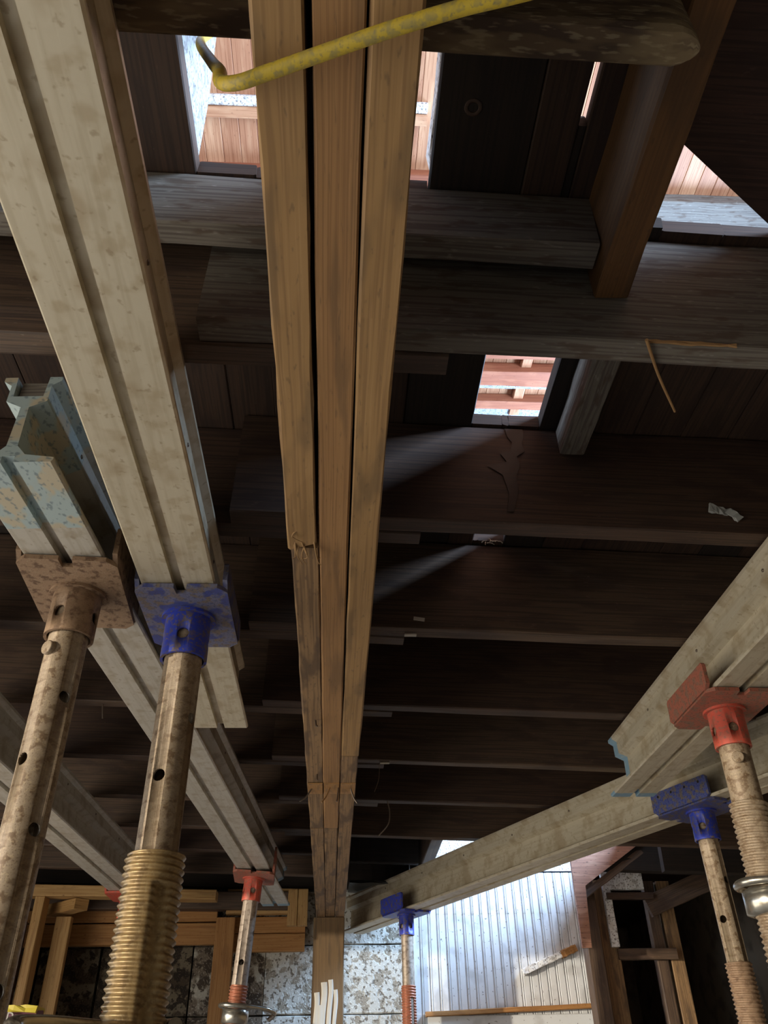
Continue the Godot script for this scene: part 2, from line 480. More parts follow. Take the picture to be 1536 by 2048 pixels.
func cradle(parent: Node, m: Material, half: float, length: float, side_h: float, y: float, yaw: float, side_holes := false) -> void:
	# folded U plate with a notch in each end of the base; open along its z
	var o := Node3D.new()
	o.name = "cradle"
	parent.add_child(o)
	o.position.y = y
	o.rotation.y = yaw
	var hl := length * 0.5
	var t := 0.008
	var nw := 0.011
	var nd := 0.022
	var cr := 0.016
	var w := half
	var pl := PackedVector2Array([Vector2(-w, -hl + cr), Vector2(-w + cr, -hl), Vector2(-nw, -hl), Vector2(-nw * 0.8, -hl + nd), Vector2(nw * 0.8, -hl + nd), Vector2(nw, -hl), Vector2(w - cr, -hl), Vector2(w, -hl + cr), Vector2(w, hl - cr), Vector2(w - cr, hl), Vector2(nw, hl), Vector2(nw * 0.8, hl - nd), Vector2(-nw * 0.8, hl - nd), Vector2(-nw, hl), Vector2(-w + cr, hl), Vector2(-w, hl - cr)])
	part("base_plate", extrude(pl, 0.0, t), m, o, Vector3(0, 0, 0), Vector3(-PI / 2, 0, 0))
	for s in [-1, 1]:
		var sp := PackedVector2Array([Vector2(-hl + cr, 0.004), Vector2(hl - cr, 0.004), Vector2(hl, cr), Vector2(hl, side_h - 0.006), Vector2(hl - 0.006, side_h), Vector2(-hl + 0.006, side_h), Vector2(-hl, side_h - 0.006), Vector2(-hl, cr)])
		var sd := part("side_plate", extrude(sp, -t * 0.5, t * 0.5), m, o, Vector3(s * (w - t * 0.5), 0, 0), Vector3(0, PI / 2, 0))
		if side_holes:
			for k in 4:
				part("nail_hole", lathe([Vector2(0.004, 0), Vector2(0.004, 0.001)], 10), M.old_black, sd, Vector3(-hl + 0.03 + k * (length - 0.06) / 3.0, side_h - 0.014, s * 0.0042), Vector3(PI / 2, 0, 0))

func prop(label: String, top: Vector3, o_: Dictionary) -> Node3D:
	# top: point on the axis under the cradle; the prop stands on the floor
	var lean: Vector2 = o_.get("lean", Vector2.ZERO)
	var h := top.y
	var base := Vector3(top.x + lean.x * h, 0, top.z + lean.y * h)
	var o := thing("shoring_prop", label, "prop", base)
	o.rotation = Vector3(-lean.y, 0, lean.x)
	var rc: float = o_.get("rc", 0.038)
	var rt: float = o_.get("rt", 0.030)
	var rs: float = o_.get("rs", 0.040)
	var yc: float = h - o_.get("collar", 0.085)       # bottom of the collar
	var ys: float = o_.thread                          # top of the thread
	var yn: float = o_.get("nut", ys - 0.3)           # the nut
	cradle(o, o_.cradle_m, o_.get("half", 0.079), o_.get("length", 0.235), o_.get("side", 0.055), h - 0.002, o_.get("yaw", 0.0), o_.get("side_holes", false))
	var spin: float = o_.get("spin", 0.6)
	holed_tube(o, "collar", o_.collar_m, rc, 0.005, yc, h, [[h - 0.05, spin, 0.0105], [h - 0.05, spin + 1.75, 0.0105]], true)
	var holes := []
	var y := yc - 0.11
	var k := 0
	while y > ys + 0.02:
		holes.append([y, spin + (1.2 if k % 2 == 0 else -0.25), 0.010])
		y -= 0.1
		k += 1
	holed_tube(o, "inner_tube", o_.tube_m, rt, 0.005, yn - 0.2, h - 0.012, holes)
	if o_.has("pin"):
		part("pin", lathe([Vector2(0.012, 0), Vector2(0.012, 0.009), Vector2(0.0105, 0.0105), Vector2(0.010, 0.0106), Vector2(0.0005, 0.0107)], 20), o_.tube_m, o, Vector3(sin(o_.pin) * (rt - 0.003), yc - 0.03, cos(o_.pin) * (rt - 0.003)), Vector3(PI / 2, o_.pin, 0))
	part("screw_thread", thread_mesh(rs, yn - 0.25, ys, o_.get("pitch", 0.0105), o_.get("slot", true)), o_.thread_m, o, Vector3.ZERO, Vector3(0, o_.get("slot_turn", 0.0), 0))
	part("outer_tube", lathe([Vector2(rs - 0.004, 0.008), Vector2(rs - 0.004, yn - 0.22), Vector2(rs - 0.008, yn - 0.215)], 28), o_.get("outer_m", o_.thread_m), o)
	part("foot_plate", box_mesh(Vector3(0.15, 0.008, 0.15), 3), o_.cradle_m, o, Vector3(0, 0.004, 0))
	# nut with its bent bar handle
	var n := part("nut", lathe([Vector2(rs + 0.002, yn - 0.05), Vector2(rs + 0.014, yn - 0.045), Vector2(rs + 0.014, yn - 0.006), Vector2(rs + 0.004, yn)], 30), M.chrome, o)
	var ha: float = o_.get("handle", 0.0)
	var hr: float = o_.get("handle_r", 0.008)
	var reach: float = o_.get("reach", 0.15)
	var pts := []
	for q in [Vector3(0.045, 0, 0.035), Vector3(0.058, 0, -0.005), Vector3(0.035, 0, -0.05), Vector3(-0.02, 0, -0.056), Vector3(-reach * 0.6, 0, -0.034), Vector3(-reach, -0.004, -0.01), Vector3(-reach - 0.022, -0.012, 0.02), Vector3(-reach - 0.006, -0.03, 0.045)]:
		pts.append(q.rotated(Vector3.UP, ha) * Vector3(1, 1, 1) + Vector3(0, yn - 0.002 + hr, 0))
	part("handle", tube(pts, hr, 12), M.chrome, n)
	return o

# ---------------------------------------------------------------- the scene
func _ready() -> void:
	rng.seed = 7
	# camera, sky, daylight, exposure
	var cam := Camera3D.new()
	cam.name = "camera"
	add_child(cam)
	cam.transform = Transform3D(Basis(Vector3(0.998431, -0.018168, 0.052957), Vector3(-0.016433, 0.809272, 0.587205), Vector3(-0.053525, -0.587153, 0.807705)).orthonormalized(), Vector3(0, 1.4, 0))
	cam.fov = 64.85
	cam.near = 0.02
	cam.current = true
	var env := Environment.new()
	env.background_mode = Environment.BG_SKY
	var sm := ProceduralSkyMaterial.new()
	sm.sky_top_color = Color(0.62, 0.74, 0.92)
	sm.sky_horizon_color = Color(0.86, 0.91, 0.97)
	sm.ground_horizon_color = Color(0.5, 0.5, 0.48)
	sm.ground_bottom_color = Color(0.36, 0.35, 0.33)
	sm.sky_energy_multiplier = 1.0
	var sky := Sky.new()
	sky.sky_material = sm
	env.sky = sky
	env.background_energy_multiplier = 3.0
	env.tonemap_mode = Environment.TONE_MAPPER_LINEAR
	env.tonemap_exposure = 1.0
	env.sdfgi_enabled = true
	env.ssao_enabled = true
	env.ssil_enabled = true
	var we := WorldEnvironment.new()
	we.name = "world_environment"
	we.environment = env
	add_child(we)
	# daylight through the wide open doorway in the left wall, and the low sun that comes in under its lintel
	daylight("door_daylight", Vector3(-2.58, 0.95, -0.45), Vector3(0, -PI / 2, 0), Vector2(5.3, 1.8), Color(1.0, 0.955, 0.88), 9.8)
	var sun := DirectionalLight3D.new()
	sun.name = "sun"
	add_child(sun)
	sun.look_at_from_position(Vector3(-10, 0.35, 5.8), Vector3.ZERO)
	sun.light_color = Color(1.0, 0.95, 0.86)
	sun.light_energy = 1.1
	sun.light_angular_distance = 0.6
	sun.shadow_enabled = true
	# daylight through the windows of the room above
	daylight("window_daylight", Vector3(2.58, 3.47, 0.3), Vector3(0, PI / 2, 0), Vector2(3.8, 0.84), Color(0.78, 0.88, 1.0), 46.0)
	daylight("window_daylight", Vector3(-2.58, 3.55, -1.0), Vector3(0, -PI / 2, 0), Vector2(2.0, 0.8), Color(0.82, 0.90, 1.0), 12.0)
	daylight("window_daylight", Vector3(2.58, 3.60, -3.75), Vector3(0, PI / 2, 0), Vector2(1.7, 1.1), Color(0.70, 0.84, 1.0), 52.0)

	make_materials()
	build_shell()
	build_ceiling()
	build_joists()
	build_centre_beam()
	build_shoring()
	build_far_wall()
	build_right_end()
	build_upper_room()
	build_small()
	for o in find_children("*", "GeometryInstance3D", true, false):
		o.cast_shadow = GeometryInstance3D.SHADOW_CASTING_SETTING_ON

func daylight(called: String, pos: Vector3, rot: Vector3, size: Vector2, col: Color, energy: float) -> void:
	var l := AreaLight3D.new()
	l.name = numbered(called)
	add_child(l)
	l.position = pos
	l.rotation = rot
	l.area_size = size
	l.light_color = col
	l.light_energy = energy
	l.area_range = 14.0
	l.area_attenuation = 2.0
	l.shadow_enabled = true

func slab(called: String, size: Vector3, pos: Vector3, m: Material, label: String) -> MeshInstance3D:
	var o := part(called, box_mesh(size, 2, 0.0), m, self, pos)
	o.set_meta("kind", "structure")
	o.set_meta("label", label)
	o.set_meta("category", "wall" if called.begins_with("wall") else "floor")
	return o

func wall_with_opening(called: String, axis: int, at: float, a0: float, a1: float, y0: float, y1: float, o0: float, o1: float, p0: float, p1: float, m: Material, label: String) -> void:
	# a wall 0.12 thick across the given axis (0: its plane is x = at, 2: z = at) with one opening o0..o1, p0..p1
	var st := SurfaceTool.new()
	for r in [[a0, o0, y0, y1], [o1, a1, y0, y1], [o0, o1, y0, p0], [o0, o1, p1, y1]]:
		if r[1] - r[0] < 0.001 or r[3] - r[2] < 0.001:
			continue
		var size := Vector3(r[1] - r[0], r[3] - r[2], 0.12)
		var c := Vector3((r[0] + r[1]) * 0.5, (r[2] + r[3]) * 0.5, at)
		var b := Basis.IDENTITY
		if axis == 0:
			b = Basis(Vector3.UP, PI / 2)
			c = Vector3(at, c.y, c.x)
		st.append_from(box_mesh(size, 2, 0.0), 0, Transform3D(b, c))
	var o := part(called, st.commit(), m, self)
	o.set_meta("kind", "structure")
	o.set_meta("label", label)
	o.set_meta("category", "wall")

func build_shell() -> void:
	slab("floor", Vector3(5.6, 0.1, 7.6), Vector3(0, -0.05, -1.2), M.concrete, "grey concrete basement floor")
	wall_with_opening("wall_left", 0, -2.66, -4.9, 2.5, 0.0, 2.6, -3.2, 2.3, 0.0, 2.12, M.block_dark, "stained block wall with a wide open doorway on the left")
	slab("wall_right", Vector3(0.12, 2.5, 7.4), Vector3(2.66, 1.25, -1.2), M.rubble, "brownish grey wall on the right of the basement")
	slab("wall_rear", Vector3(5.4, 2.6, 0.12), Vector3(0, 1.3, 2.46), M.concrete, "rear basement wall behind the camera")

func build_ceiling() -> void:
	# floor boards of the room above, seen from below; they run away from the camera
	var c := struct_node("ceiling", "dark floor boards overhead with sawn openings")
	c.position = Vector3(-0.01, SB, 0)
	c.rotation.z = SAG
	var edges := []
	var x := -0.226
	while x > -2.62:
		edges.push_front([x - 0.1, x])
		x -= 0.1
	for e in [[-0.226, -0.138], [-0.138, -0.05], [-0.05, 0.038], [0.038, 0.126], [0.126, 0.268], [0.268, 0.3305], [0.3305, 0.3435], [0.3435, 0.407]]:
		edges.append(e)
	x = 0.407
	while x < 2.6:
		edges.append([x, x + 0.1])
		x += 0.1
	var k := 0
	for e in edges:
		var cuts := []                      # openings along this board, far to near
		var xm: float = (e[0] + e[1]) * 0.5
		if xm > -0.226 and xm < 0.126:
			cuts.append([-0.702 + rng.randf_range(-0.006, 0.004), -0.405])
		if xm > 0.3305 and xm < 0.3435:
			cuts.append([-0.592, -0.42])
		if xm > 0.285 and xm < 0.407:
			cuts.append([-1.226, -0.83])
		if xm > 0.3305 and xm < 0.407:
			cuts.append([-1.652, -1.36])
		if xm > 0.407 and xm < 1.05:
			cuts.append([-0.752 + rng.randf_range(-0.004, 0.004), -0.1])
		if xm > 0.46 and xm < 1.52:
			cuts.append([-4.85, -3.56])
		cuts.sort_custom(func(a, b): return a[0] < b[0])
		var z := -4.85
		var segs := []
		for q in cuts:
			if q[0] - z > 0.01:
				segs.append([z, q[0]])
			z = q[1]
		segs.append([z, 2.45])
		for s in segs:
			var length: float = s[1] - s[0]
			var n := int(clamp(length * 3.0, 1, 14))
			var ragged: bool = cuts.size() > 0
			var o := part("board", plank(length, 0.028, e[1] - e[0], 100 + k, 0.0006 if not ragged else 0.0012, 0.0022, n, 0.006 if ragged else 0.0), M.old_board, c, Vector3(xm + 0.01, 0.014 + rng.randf_range(0, 0.0015), (s[0] + s[1]) * 0.5), Vector3(0, PI / 2, 0))
			if k % 5 == 2:
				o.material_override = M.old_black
			k += 1
	# a knot hole's rim and pale splinters along the sawn edge
	var ring := TorusMesh.new()
	ring.inner_radius = 0.007
	ring.outer_radius = 0.013
	ring.rings = 20
	ring.ring_segments = 8
	part("knot", ring, M.old_red, c, Vector3(0.187, 0.001, -0.575)).scale = Vector3(1, 0.4, 1)
	# the sheet patch with a slanting edge on the right
	var poly := PackedVector2Array([Vector2(0.424, 0.1), Vector2(1.057, 0.1), Vector2(1.057, 0.752), Vector2(0.70, 0.752), Vector2(0.424, 0.566)])
	var ply := part("sheet", extrude(poly, 0.0, 0.018), M.ply_dark, c, Vector3(0.01, 0.002, 0), Vector3(-PI / 2, 0, 0))
	ply.set_meta("label", "dark sheet with a slanting sawn edge")

func build_joists() -> void:
	var ord := ["first", "second", "third", "fourth", "fifth", "sixth", "seventh", "eighth", "ninth", "tenth", "eleventh"]
	cross_timber("floor_joist", -2.58, 0.335, -0.355, 0.042, JB, 0.243, M.stub, "blotched floor joist nearest overhead, ending in a rounded stub by the trimmer", "", 300).mesh = plank(2.915, 0.243, 0.042, 300, 0.0016, 0.004, 14, 0.0, true)
	var zr := [-0.771, -1.232, -1.667, -2.122, -2.570, -3.000, -3.490]
	for i in zr.size():
		var m: Material = M.joist_grey if i == 0 else (M.old if i % 2 == 0 else M.old_red)
		cross_timber("floor_joist", -0.205, 2.58, zr[i], 0.042, JB, 0.243, m, ("grey weathered joist right of the centre beam, behind the brown trimmer" if i == 0 else "dark timber joist right of the centre beam, %s from the camera" % ord[i]), "", 310 + i)
	var stain := PackedVector2Array([Vector2(0.335, 2.512), Vector2(0.372, 2.511), Vector2(0.372, 2.492), Vector2(0.366, 2.470), Vector2(0.370, 2.452), Vector2(0.352, 2.438), Vector2(0.356, 2.415), Vector2(0.344, 2.385), Vector2(0.346, 2.350), Vector2(0.330, 2.300), Vector2(0.318, 2.300), Vector2(0.326, 2.345), Vector2(0.318, 2.390), Vector2(0.290, 2.412), Vector2(0.312, 2.418), Vector2(0.330, 2.424), Vector2(0.318, 2.446), Vector2(0.340, 2.452), Vector2(0.346, 2.474), Vector2(0.338, 2.490)])
	single("water_stain", extrude(stain, -0.0002, 0.0002), M.stain, "dark water stain running down the joist face below the small square opening", "stain", Vector3(0, 0, -1.2302))
	var zl := [-0.816, -1.276, -1.712, -2.168, -2.616, -3.046, -3.44, -3.83, -4.27]
	for i in zl.size():
		var m: Material = M.old_red if i % 3 == 1 else M.old
		cross_timber("floor_joist", -2.58, 0.16 if i < 6 else 0.06, zl[i], 0.042, JB, 0.243, m, "brown timber joist left of the centre beam, %s from the camera" % ord[i], "", 340 + i)
	# short joists beside the stairwell
	cross_timber("floor_joist", 1.54, 2.58, -3.95, 0.042, JB, 0.243, M.old_black, "short dark joist right of the stair opening, nearer one", "", 360)
	cross_timber("floor_joist", 1.27, 2.58, -4.32, 0.06, 2.365, 0.16, M.old_black, "short heavy dark joist right of the stair opening, at the far door", "", 361)
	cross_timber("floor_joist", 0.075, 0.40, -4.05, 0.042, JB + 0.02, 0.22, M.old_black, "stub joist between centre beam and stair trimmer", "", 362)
	# ledger under the sawn boards, and the trimmers that frame the openings
	cross_timber("ledger", -2.5, 0.372, -0.700, 0.043, 2.408, 0.118, M.grey_wood, "ledger below the big sawn opening, light on it painted as grey", "", 370, "timber")  # grey wood puts the light from the opening into its colour
	along_timber("trimmer", -0.06, -0.769, 0.3985, 0.051, 2.362, 0.148, M.beam_dark, "brown trimmer between the two nearest joists", 371)
	along_timber("trimmer", -0.815, -1.230, 0.466, 0.050, 2.445, 0.066, M.grey_wood, "short trimmer right of the small square opening, light on its side painted as grey", 372)  # brown timber; the pale grey stands in for strong light on it
	along_timber("trimmer", -3.535, -4.72, 0.437, 0.055, 2.29, 0.22, M.old, "brown trimmer at the edge of the stair opening", 373)
	# black sheet hanging over the far end of the beam
	single("sheet", plank(0.33, 0.012, 0.50, 376, 0.004, 0.002, 6), M.dark_sheet, "black sheet sagging under the joists beside the far post", "sheet", Vector3(0.235, 2.255, -4.40), Vector3(0.10, 0, SAG))

func build_centre_beam() -> void:
	var b := thing("centre_beam", "honey brown built-up beam of three planks running to the far post", "beam", Vector3(-0.0075, 2.10, 0))
	b.rotation.y = 0.0026
	var H := 0.182
	var q := func(x0: float, x1: float, z0: float, z1: float, dy: float, m: Material, s: int, chew := 0.0) -> void:
		part("ply", plank(z0 - z1, H, x1 - x0, s, 0.0010, 0.0025, 26, chew), m, b, Vector3((x0 + x1) * 0.5 + 0.0075, H * 0.5 + dy, (z0 + z1) * 0.5), Vector3(0, PI / 2, 0))
	q.call(-0.0785, -0.0345, 0.6, -1.058, -0.003, M.beam, 401, 0.014)
	q.call(-0.0745, -0.0305, -1.066, -2.700, 0.002, M.beam_worn, 402)
	q.call(-0.0745, -0.0305, -2.702, -4.34, 0.002, M.beam_worn, 403)
	q.call(-0.0295, 0.0150, 0.6, -2.690, 0.0, M.beam_mid, 404)
	q.call(-0.0290, 0.0140, -2.694, -3.625, 0.001, M.beam_worn, 405)
	q.call(-0.0290, 0.0140, -3.640, -4.34, 0.004, M.beam_worn, 406)
	q.call(0.0175, 0.0615, 0.6, -2.018, 0.0, M.beam, 407)
	q.call(0.0165, 0.0600, -2.021, -4.34, 0.001, M.beam_worn, 408)
	# bare strip where a batten was torn off, with its nails
	for e in [[-0.074, -0.031], [-0.029, 0.0145], [0.0165, 0.0595]]:
		part("bare_strip", plank(0.096, 0.0016, e[1] - e[0] - 0.002, 420, 0.0005, 0.0004, 6), M.fresh, b, Vector3((e[0] + e[1]) * 0.5 + 0.0075, -0.0004, -2.28), Vector3(0, PI / 2, 0)).set_meta("label", "bare yellow strip of clean wood")
	# torn fibres at the broken ply end
	for k in 9:
		var x := -0.070 + rng.randf() * 0.034
		var z := -1.01 - rng.randf() * 0.055
		part("splinter", tube([Vector3(x + 0.0075, -0.001, z), Vector3(x + 0.0075 + rng.randf_range(-0.008, 0.008), -0.006 - rng.randf() * 0.008, z - 0.01 - rng.randf() * 0.02), Vector3(x + 0.0075 + rng.randf_range(-0.012, 0.012), -0.006 - rng.randf() * 0.012, z - 0.02 - rng.randf() * 0.03)], 0.0016, 5, 0.3, 3), M.beam, b)
	var ns := [[-0.062, -2.28, Vector3(-0.03, -0.035, 0.0)], [-0.012, -2.27, Vector3(-0.02, -0.045, 0.02)], [0.012, -2.27, Vector3(-0.004, -0.04, 0.01)], [0.046, -2.28, Vector3(0.018, -0.04, 0.0)], [-0.046, -2.16, Vector3(0.002, -0.02, 0.02)], [-0.045, -1.78, Vector3(0.004, -0.02, 0.02)]]
	for n in ns:
		var p := Vector3(n[0] + 0.0075, 0.0, n[1])
		var d: Vector3 = n[2]
		part("bent_nail", tube([p, p + d * 0.5 + Vector3(0, -0.006, 0), p + d, p + d * 1.04], 0.0021, 6, 1.0, 4), M.nail if n[0] != -0.012 else M.straw, b)
	# the post that carries its far end
	var post := thing("timber_post", "brown timber post with white paint drips under the far end of the beam", "post", Vector3(-0.0235, 0, -4.33))
	part("shaft", plank(2.098, 0.146, 0.13, 430, 0.001, 0.004, 10), M.post, post, Vector3(0, 1.05, 0), Vector3(0, 0, PI / 2))
	for e in [[-0.050, 1.79, 0.012], [-0.022, 1.83, 0.010], [-0.012, 1.83, 0.008], [0.012, 1.84, 0.011], [0.035, 1.80, 0.009], [-0.036, 1.74, 0.014]]:
		part("paint_drip", tube([Vector3(e[0], e[1], 0.0645), Vector3(e[0] + 0.003, e[1] - 0.05, 0.0645), Vector3(e[0] - 0.006, e[1] - 0.16, 0.0645), Vector3(e[0] - 0.008, 1.45, 0.0645)], e[2], 8, 0.85, 4), M.pale, post, Vector3(0, 0, 0.0645 * 0.85)).scale = Vector3(1, 1, 0.15)

func build_shoring() -> void:
	alu_beam(Vector3(-0.2785, 2.12, 0.9), Vector3(-0.2770, 2.12, -1.878), M.alu, "dusty aluminium beam at upper left, carried by the blue cradle")
	alu_beam(Vector3(-0.463, 2.12, -0.888), Vector3(-0.268, 2.12, -4.09), M.alu_grey, "aluminium beam with pale blue sawn end, carried by the brown rusty cradle", 0.16, 0.05)
	alu_beam(Vector3(-0.965, 2.125, -1.2), Vector3(-0.880, 2.125, -4.12), M.alu_grey, "grey aluminium beam at the far left edge")
	alu_beam(Vector3(0.862, 2.085, 0.6), Vector3(0.852, 2.085, -2.315), M.alu, "aluminium beam at right with blue painted tip, on the red cradle", 0.0, 0.035)
	var n := Vector3(0.908, 0, -0.418) * 2.003
	var d := Vector3(0.418, 0, 0.908)
	alu_beam(n + d * -0.75 + Vector3(0, 2.083, 0), n + d * -4.13 + Vector3(0, 2.075, 0), M.alu, "long aluminium beam running diagonally to the far post on two blue cradles")
	prop("rusty brown steel prop at the left edge under the blue-ended beam", Vector3(-0.450, 2.112, -1.238), {"cradle_m": M.rust, "collar_m": M.rust, "tube_m": M.tube_steel, "thread_m": M.thread_gold, "thread": 1.46, "half": 0.080, "length": 0.232, "side": 0.07, "yaw": 0.06, "rc": 0.040, "rt": 0.0315, "pin": -0.55, "spin": -0.35, "slot": false, "handle": 1.2, "reach": 0.08})
	prop("steel prop with blue cradle and collar and coarse golden thread", Vector3(-0.2725, 2.112, -1.318), {"cradle_m": M.blue_grey, "collar_m": M.blue, "tube_m": M.tube_steel, "thread_m": M.thread_gold, "thread": 1.704, "nut": 1.476, "half": 0.079, "length": 0.225, "side": 0.052, "rc": 0.0405, "rt": 0.0325, "rs": 0.0455, "spin": 0.02, "slot_turn": -0.05, "handle": 0.85, "handle_r": 0.0105, "reach": 0.165})
	prop("red steel prop with chrome ring handle left of the far post", Vector3(-0.318, 2.112, -3.44), {"cradle_m": M.red_worn, "collar_m": M.red, "tube_m": M.tube_grey, "thread_m": M.thread_red, "thread": 1.745, "nut": 1.672, "side": 0.10, "length": 0.22, "rc": 0.036, "rt": 0.029, "rs": 0.034, "spin": 0.2, "lean": Vector2(-0.07, 0), "yaw": 0.06, "handle": 3.3, "reach": 0.12, "slot": false})
	prop("red steel prop under the far left beam, mostly hidden", Vector3(-0.884, 2.117, -3.84), {"cradle_m": M.red, "collar_m": M.red, "tube_m": M.tube_grey, "thread_m": M.thread_red, "thread": 1.70, "side": 0.03, "half": 0.085, "length": 0.2})
	prop("blue headed prop nearest the white board wall, red threaded below", Vector3(0.328, 2.070, -4.04), {"cradle_m": M.blue, "collar_m": M.blue, "tube_m": M.tube_grey, "thread_m": M.thread_red, "thread": 1.79, "nut": 1.40, "side": 0.075, "length": 0.2, "rc": 0.034, "rt": 0.026, "rs": 0.033, "yaw": 0.431, "spin": 0.5, "slot_turn": -0.1})
	prop("blue headed prop at right under the diagonal beam", Vector3(1.092, 2.075, -2.425), {"cradle_m": M.blue_worn, "collar_m": M.blue, "tube_m": M.tube_steel, "thread_m": M.rust, "thread": 1.676, "nut": 1.2, "side": 0.07, "length": 0.225, "rc": 0.037, "rt": 0.028, "rs": 0.036, "yaw": 0.431, "spin": -0.6, "side_holes": true, "slot": false})
	prop("red headed prop at the right edge with chrome nut", Vector3(0.852, 2.077, -1.655), {"cradle_m": M.red_worn, "collar_m": M.red, "tube_m": M.tube_steel, "thread_m": M.tube_steel, "thread": 1.876, "nut": 1.715, "side": 0.065, "length": 0.22, "rc": 0.0375, "rt": 0.031, "rs": 0.039, "spin": -0.15, "pin": -0.35, "handle": 2.6, "reach": 0.1, "lean": Vector2(-0.02, 0), "slot": false})

func build_far_wall() -> void:
	# whitewashed block wall in large pieces with open joints
	var w := struct_node("wall_back", "stained whitewashed block wall at the far end")
	var rows := [[0.0, 0.45], [0.455, 0.9], [0.905, 1.35], [1.355, 1.735], [1.74, 2.045], [2.05, 2.6]]
	var xs := [-2.6, -2.05, -1.50, -1.19, -0.72, -0.35, -0.10, 0.42]
	var k := 0
	for r in rows:
		for i in xs.size() - 1:
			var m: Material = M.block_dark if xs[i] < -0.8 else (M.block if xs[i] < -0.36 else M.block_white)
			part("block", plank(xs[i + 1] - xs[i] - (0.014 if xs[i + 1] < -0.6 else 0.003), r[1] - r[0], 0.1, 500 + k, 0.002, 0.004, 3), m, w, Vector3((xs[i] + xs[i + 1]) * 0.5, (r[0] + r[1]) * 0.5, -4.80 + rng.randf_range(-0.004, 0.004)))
			k += 1
	part("backing", box_mesh(Vector3(4.06, 2.6, 0.05), 3, 0.0), M.rubble, w, Vector3(-0.67, 1.3, -4.885))
	cross_timber("rim_joist", -2.58, -0.10, -4.69, 0.042, JB + 0.01, 0.20, M.old_black, "dark rim joist closing the far end left of the post", "", 518)
	cross_timber("rim_joist", 0.065, 0.405, -4.69, 0.042, JB + 0.025, 0.21, M.old_black, "short dark rim joist right of the post", "", 519)
	# new boards and framing fixed along the top of it
	single("sill_board", plank(1.93, 0.082, 0.04, 520), M.new_orange, "upper orange sill board along the top of the left far wall", "board", Vector3(-1.575, 2.195, -4.70))
	single("sill_board", plank(1.93, 0.100, 0.04, 521), M.new_orange, "lower orange sill board above the dark stained blocks", "board", Vector3(-1.575, 2.098, -4.70))
	single("sill_board", plank(0.44, 0.075, 0.04, 522), M.new_orange, "short upper orange board left of the far post", "board", Vector3(-0.37, 2.135, -4.70))
	single("sill_board", plank(0.44, 0.082, 0.04, 523), M.new_orange, "short lower orange board left of the far post", "board", Vector3(-0.37, 2.053, -4.70))
	single("sill_beam", plank(1.55, 0.085, 0.07, 524), M.old, "dark rough sill beam lying above the orange boards", "timber", Vector3(-0.93, 2.245, -4.64), Vector3(0, 0, -0.012))
	single("blocking", plank(0.42, 0.12, 0.05, 525), M.new_wood, "pale timber blocking left of the beam's far end", "timber", Vector3(-0.35, 2.24, -4.66))
	single("blocking", plank(0.17, 0.05, 0.04, 526), M.new_wood, "upright pale block stub against the far post, left one", "timber", Vector3(-0.215, 2.20, -4.60), Vector3(0, 0, PI / 2))
	single("blocking", plank(0.17, 0.05, 0.04, 527), M.new_wood, "upright pale block stub against the far post, right one", "timber", Vector3(-0.162, 2.20, -4.60), Vector3(0, 0, PI / 2))
	single("plate", plank(1.55, 0.050, 0.09, 528), M.new_wood, "long pale top plate of the new stud frame", "timber", Vector3(-1.78, 2.254, -4.39), Vector3(0, 0, -0.02))
	single("plate", plank(0.40, 0.045, 0.09, 529), M.new_wood, "short grey top plate behind the golden threaded prop", "timber", Vector3(-0.79, 2.235, -4.45), Vector3(0, 0, -0.02))
	single("stud", plank(2.2, 0.045, 0.09, 530), M.new_wood, "narrow pale stud at far left beside the pink bricks", "stud", Vector3(-1.43, 1.12, -4.40), Vector3(0, 0, PI / 2))
	single("stud", plank(2.15, 0.076, 0.04, 531), M.new_wood, "wide pale stud at far left under the angled block", "stud", Vector3(-1.335, 1.075, -4.50), Vector3(0, 0, PI / 2))
	single("blocking", plank(0.26, 0.05, 0.075, 532), M.new_wood, "angled pale block joining the two studs at the top plate", "timber", Vector3(-1.33, 2.19, -4.48), Vector3(0, -0.75, 0))
	single("stud", plank(2.16, 0.095, 0.045, 533), M.new_orange, "reddish stud standing left of the red prop", "stud", Vector3(-0.555, 1.08, -4.63), Vector3(0, 0, PI / 2))
	# brick pier at the left edge
	var pier := thing("brick_pier", "pier of pinkish bricks at the far left edge", "pier", Vector3(-1.60, 0, -4.36))
	for r in 15:
		part("brick", plank(0.25, 0.138, 0.11, 540 + r, 0.0015, 0.005, 3), M.pink_brick, pier, Vector3(rng.randf_range(-0.004, 0.004), 0.069 + r * 0.1415, 0), Vector3(0, 0.12, 0))
	# packet on top of a crate of offcuts
	var crate := thing("crate", "plain timber crate below the packet at the lower left", "crate", Vector3(-1.34, 0, -3.72))
	for s in [-1, 1]:
		for e in [-1, 1]:
			part("leg", plank(1.515, 0.05, 0.05, 560), M.new_wood, crate, Vector3(s * 0.15, 0.7575, e * 0.12), Vector3(0, 0, PI / 2))
	part("top", plank(0.36, 0.02, 0.30, 561), M.new_wood, crate, Vector3(0, 1.525, 0))
	var bag := thing("packet", "yellow and purple packet with white lettering at the lower left edge", "packet", Vector3(-1.30, 1.538, -3.72))
	part("body", plank(0.34, 0.15, 0.10, 562, 0.006, 0.02, 8), M.bag_purple, bag, Vector3(0.0, 0.09, 0), Vector3(0, 0, -0.05))
	part("top_fold", plank(0.345, 0.026, 0.104, 563, 0.005, 0.008, 8), M.bag_yellow, bag, Vector3(0.0, 0.165, 0), Vector3(0, 0, -0.06))
	var tm := TextMesh.new()
	tm.text = "EAR"
	tm.font_size = 20
	tm.pixel_size = 0.0026
	tm.depth = 0.002
	var fnt := SystemFont.new()
	fnt.font_names = PackedStringArray(["Droid Sans"])
	tm.font = fnt
	part("lettering", tm, M.bag_grey, bag, Vector3(0.05, 0.128, 0.058), Vector3(0, 0, -0.05))

